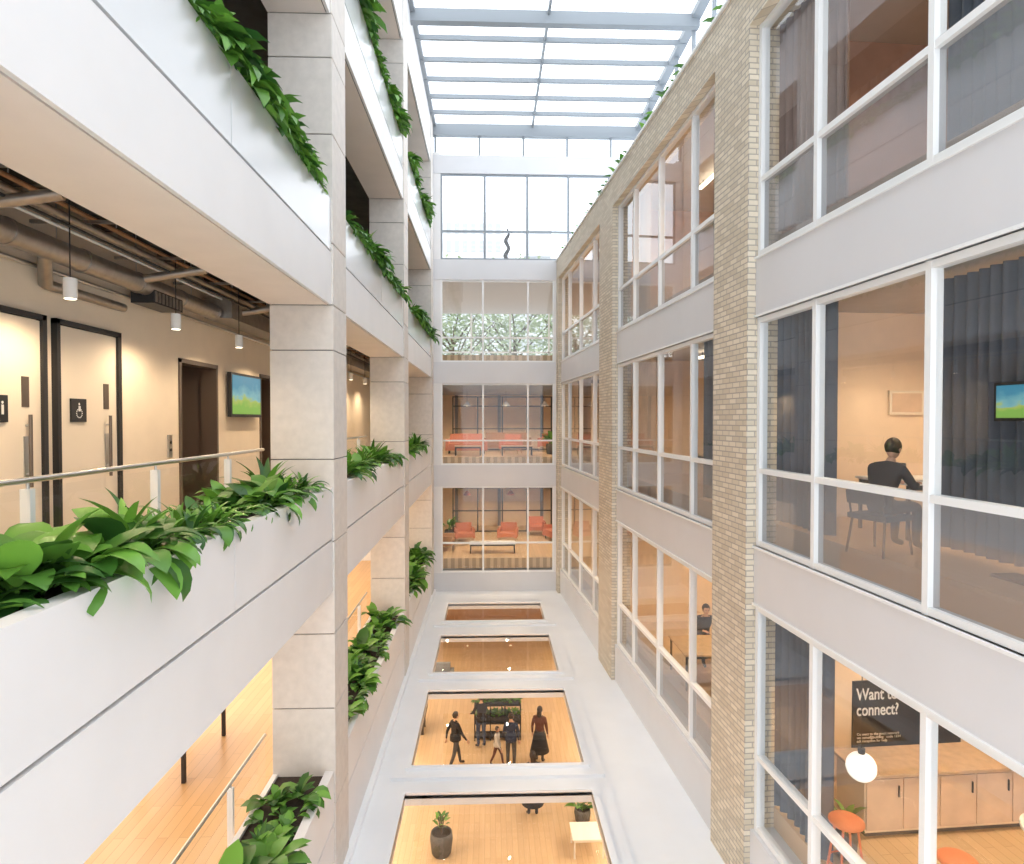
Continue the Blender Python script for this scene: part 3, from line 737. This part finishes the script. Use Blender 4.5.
    hz=Vector(J['hd'])+Vector((0,-.01,.09))
    def sh(p):
        q=p.copy()
        if q.z<0: q.x*=1-.28*(-q.z/.115)
        if q.z<-.05 and q.y<0: q.y-=.008
        return q
    H=MB('head',parent=root)
    H.ball((0,0,0),(.076,.095,.115),skin,24,16,fn=sh)
    H.add([(-.012,-.09,-.02),(.012,-.09,-.02),(0,-.092,.03),(0,-.118,-.018),(0,-.095,-.03)],[(0,3,2),(3,1,2),(0,4,3),(4,1,3)],skin,True)
    for i in(-1,1):
        H.ball((.03*i,-.083,.012),(.013,.008,.008),'eye',10,8); H.ball((.03*i,-.089,.012),(.005,.004,.005),'black',8,6); H.ball((.077*i,.005,-.005),(.01,.018,.03),skin,10,8)
        H.box(.03*i-.016,.03*i+.016,-.093,-.086,.028,.033,hair)
    H.ball((0,-.088,-.052),(.022,.008,.006),'lip',10,6)
    def hs(p):
        q=p.copy()
        if q.y<-.045 and q.z<.05: q.y=-.045+ (q.y+.045)*.1
        if q.z<-.02 and not longhair: q.x*=.92; q.z=max(q.z,-.075)
        return q
    H.ball((0,.012,.022),(.088,.105,.112),hair,24,16,fn=hs)
    if longhair: H.ball((0,.075,-.08),(.075,.045,.16),hair,18,12)
    ho=H.build(); ho.location=hz; ho.rotation_euler=(0.25 if pose=='sit' else 0,0,headyaw)
    C=MB('clothing',parent=root); nk=Vector(J['nk'])
    C.lathe(nk+Vector((0,-.005,-.03)),[(.085,-.03),(.07,0),(.066,.03),(.058,.03)],top,18)
    if skirt: C.lathe((0,0,0),[(.15,1.0),(.19,.9),(.24,.62),(.30,.36),(.29,.36),(.14,.95)],skirt,24)
    elif pose!='sit': C.lathe((0,0,0),[(.155,1.05),(.172,.98),(.172,.89),(.16,.89)],top,22)
    C.build()
    return root
person('seated_man',4.28,6.85,-1.45,math.radians(112),'sit','cloth_black','dark','hair',s=.95,headyaw=.15)
chair('office_chair',4.26,6.84,-1.46,math.radians(112),'dark',bt=.70)
G=-10.67
def gp(u,v):
    Y=640*10.67/(v-420); return (u-490)/640*Y,Y
x,y=gp(455,771); person('walking_visitor',x,y,G,2.2,'walk','cloth_black','dark')
x,y=gp(511,773); person('standing_visitor',x,y,G,3.0,'phone','cloth_navy','dark')
x,y=gp(540,766); person('standing_woman',x,y,G,2.8,'stand','cloth_brown','dark',skirt='cloth_black',longhair=True)
x,y=gp(533,821); person('standing_woman',x,y,G,3.3,'stand','cloth_black','cloth_black',skirt='cloth_black',longhair=True)
x,y=gp(481,750); person('standing_visitor',x,y,G,3.6,'lean','cloth_black','jeans')
x,y=gp(497,769); person('walking_visitor',x,y,G,1.2,'walk','cloth_white','cloth_brown',s=.7)
person('seated_worker',4.6,12.05,-5.45,math.pi,'sit','cloth_navy','dark',skin='skind'); person('seated_worker',4.85,14.35,-5.45,0,'sit','cloth_black','jeans')
person('standing_visitor',4.5,10.9,-5.45,2.5,'phone','cloth_black','jeans')
# ------------------------------------------------------------------ OUTSIDE
def tree(x,y,z,h,seed,n=1800):
    R.seed(seed); t=MB('tree',TR(x,y,z))
    t.cyl((0,0,0),(0,0,h*.6),.22,'bark',12,r1=.12)
    for i in range(14):
        a=R.uniform(0,6.28); z0=h*R.uniform(.3,.6); t.cyl((0,0,z0),(math.cos(a)*h*.25,math.sin(a)*h*.25,z0+h*.25),.07,'bark',8,r1=.02)
    for i in range(n):
        a=R.uniform(0,6.28); rr=h*.36*R.random()**.4; ph=R.uniform(-1,1)
        p=(math.cos(a)*rr*math.sqrt(1-ph*ph),math.sin(a)*rr*math.sqrt(1-ph*ph),h*.66+rr*ph)
        t.leaf(p,R.uniform(0,6.28),R.uniform(-.5,1),.34,.22,1,'leaf2',n=2,stem=.1)
    t.build()
tree(-2.5,43,-2,12.5,1,3200); tree(1.8,46,-2,13.5,2,3200); tree(6,43,-2,12,3,2600); tree(-7,47,-2,12,4,2000)
g=MB('ground'); g.box(-60,60,34.5,120,-2.3,-2,'building'); g.build()
b=MB('distant_building')
b.box(-10,2,90,100,-2,29,'building'); b.box(2,20,95,105,-2,24,'building'); b.box(5,9,94,95,24,31,'building')
for i in range(10):
    for j in range(11): b.box(-9.5+i*1.15,-8.9+i*1.15,89.9,90,1+j*2.5,2.5+j*2.5,'bwin')
for i in range(14):
    for j in range(9): b.box(2.4+i*1.2,3.1+i*1.2,94.9,95,1+j*2.4,2.4+j*2.4,'bwin')
b.build()
sv=[(0,0,0),(.08,0,.35),(-.1,0,.7),(.09,0,1.0),(-.08,0,1.3),(.08,0,1.6),(-.02,0,1.85)]
vs,fs=skin_mesh(sv,[(i,i+1) for i in range(6)],[.12,.09,.11,.08,.10,.06,.03],0)
s_=MB('rooftop_sculpture',TR(.72,26.8,6.15)); s_.add(vs,fs,'pot',True); s_.cyl((0,0,0),(0,0,.08),.22,'pot',20); s_.build()
# ------------------------------------------------------------------ world, camera
w=bpy.data.worlds.new('overcast'); bpy.context.scene.world=w; w.use_nodes=True
nt=w.node_tree; bg=nt.nodes['Background']
tc=nt.nodes.new('ShaderNodeTexCoord'); n=nt.nodes.new('ShaderNodeTexNoise'); n.inputs['Scale'].default_value=2.5; n.inputs['Detail'].default_value=5
nt.links.new(tc.outputs['Generated'],n.inputs['Vector'])
cr=nt.nodes.new('ShaderNodeValToRGB'); cr.color_ramp.elements[0].position=.3; cr.color_ramp.elements[0].color=(.80,.89,.99,1); cr.color_ramp.elements[1].position=.6; cr.color_ramp.elements[1].color=(.95,.98,1,1)
nt.links.new(n.outputs['Fac'],cr.inputs[0]); nt.links.new(cr.outputs[0],bg.inputs['Color']); bg.inputs['Strength'].default_value=2.75
bpy.context.scene.view_settings.view_transform='Standard'
cam=bpy.data.cameras.new('camera'); co=bpy.data.objects.new('camera',cam); bpy.context.collection.objects.link(co)
cam.lens=22.5; cam.sensor_width=36; cam.clip_start=.05; cam.clip_end=400
co.rotation_euler=(math.radians(90-1.07),0,math.radians(-1.97)); bpy.context.scene.camera=co
for o in bpy.context.scene.objects:
    if o.parent is None: o.location.z+=ZOFF
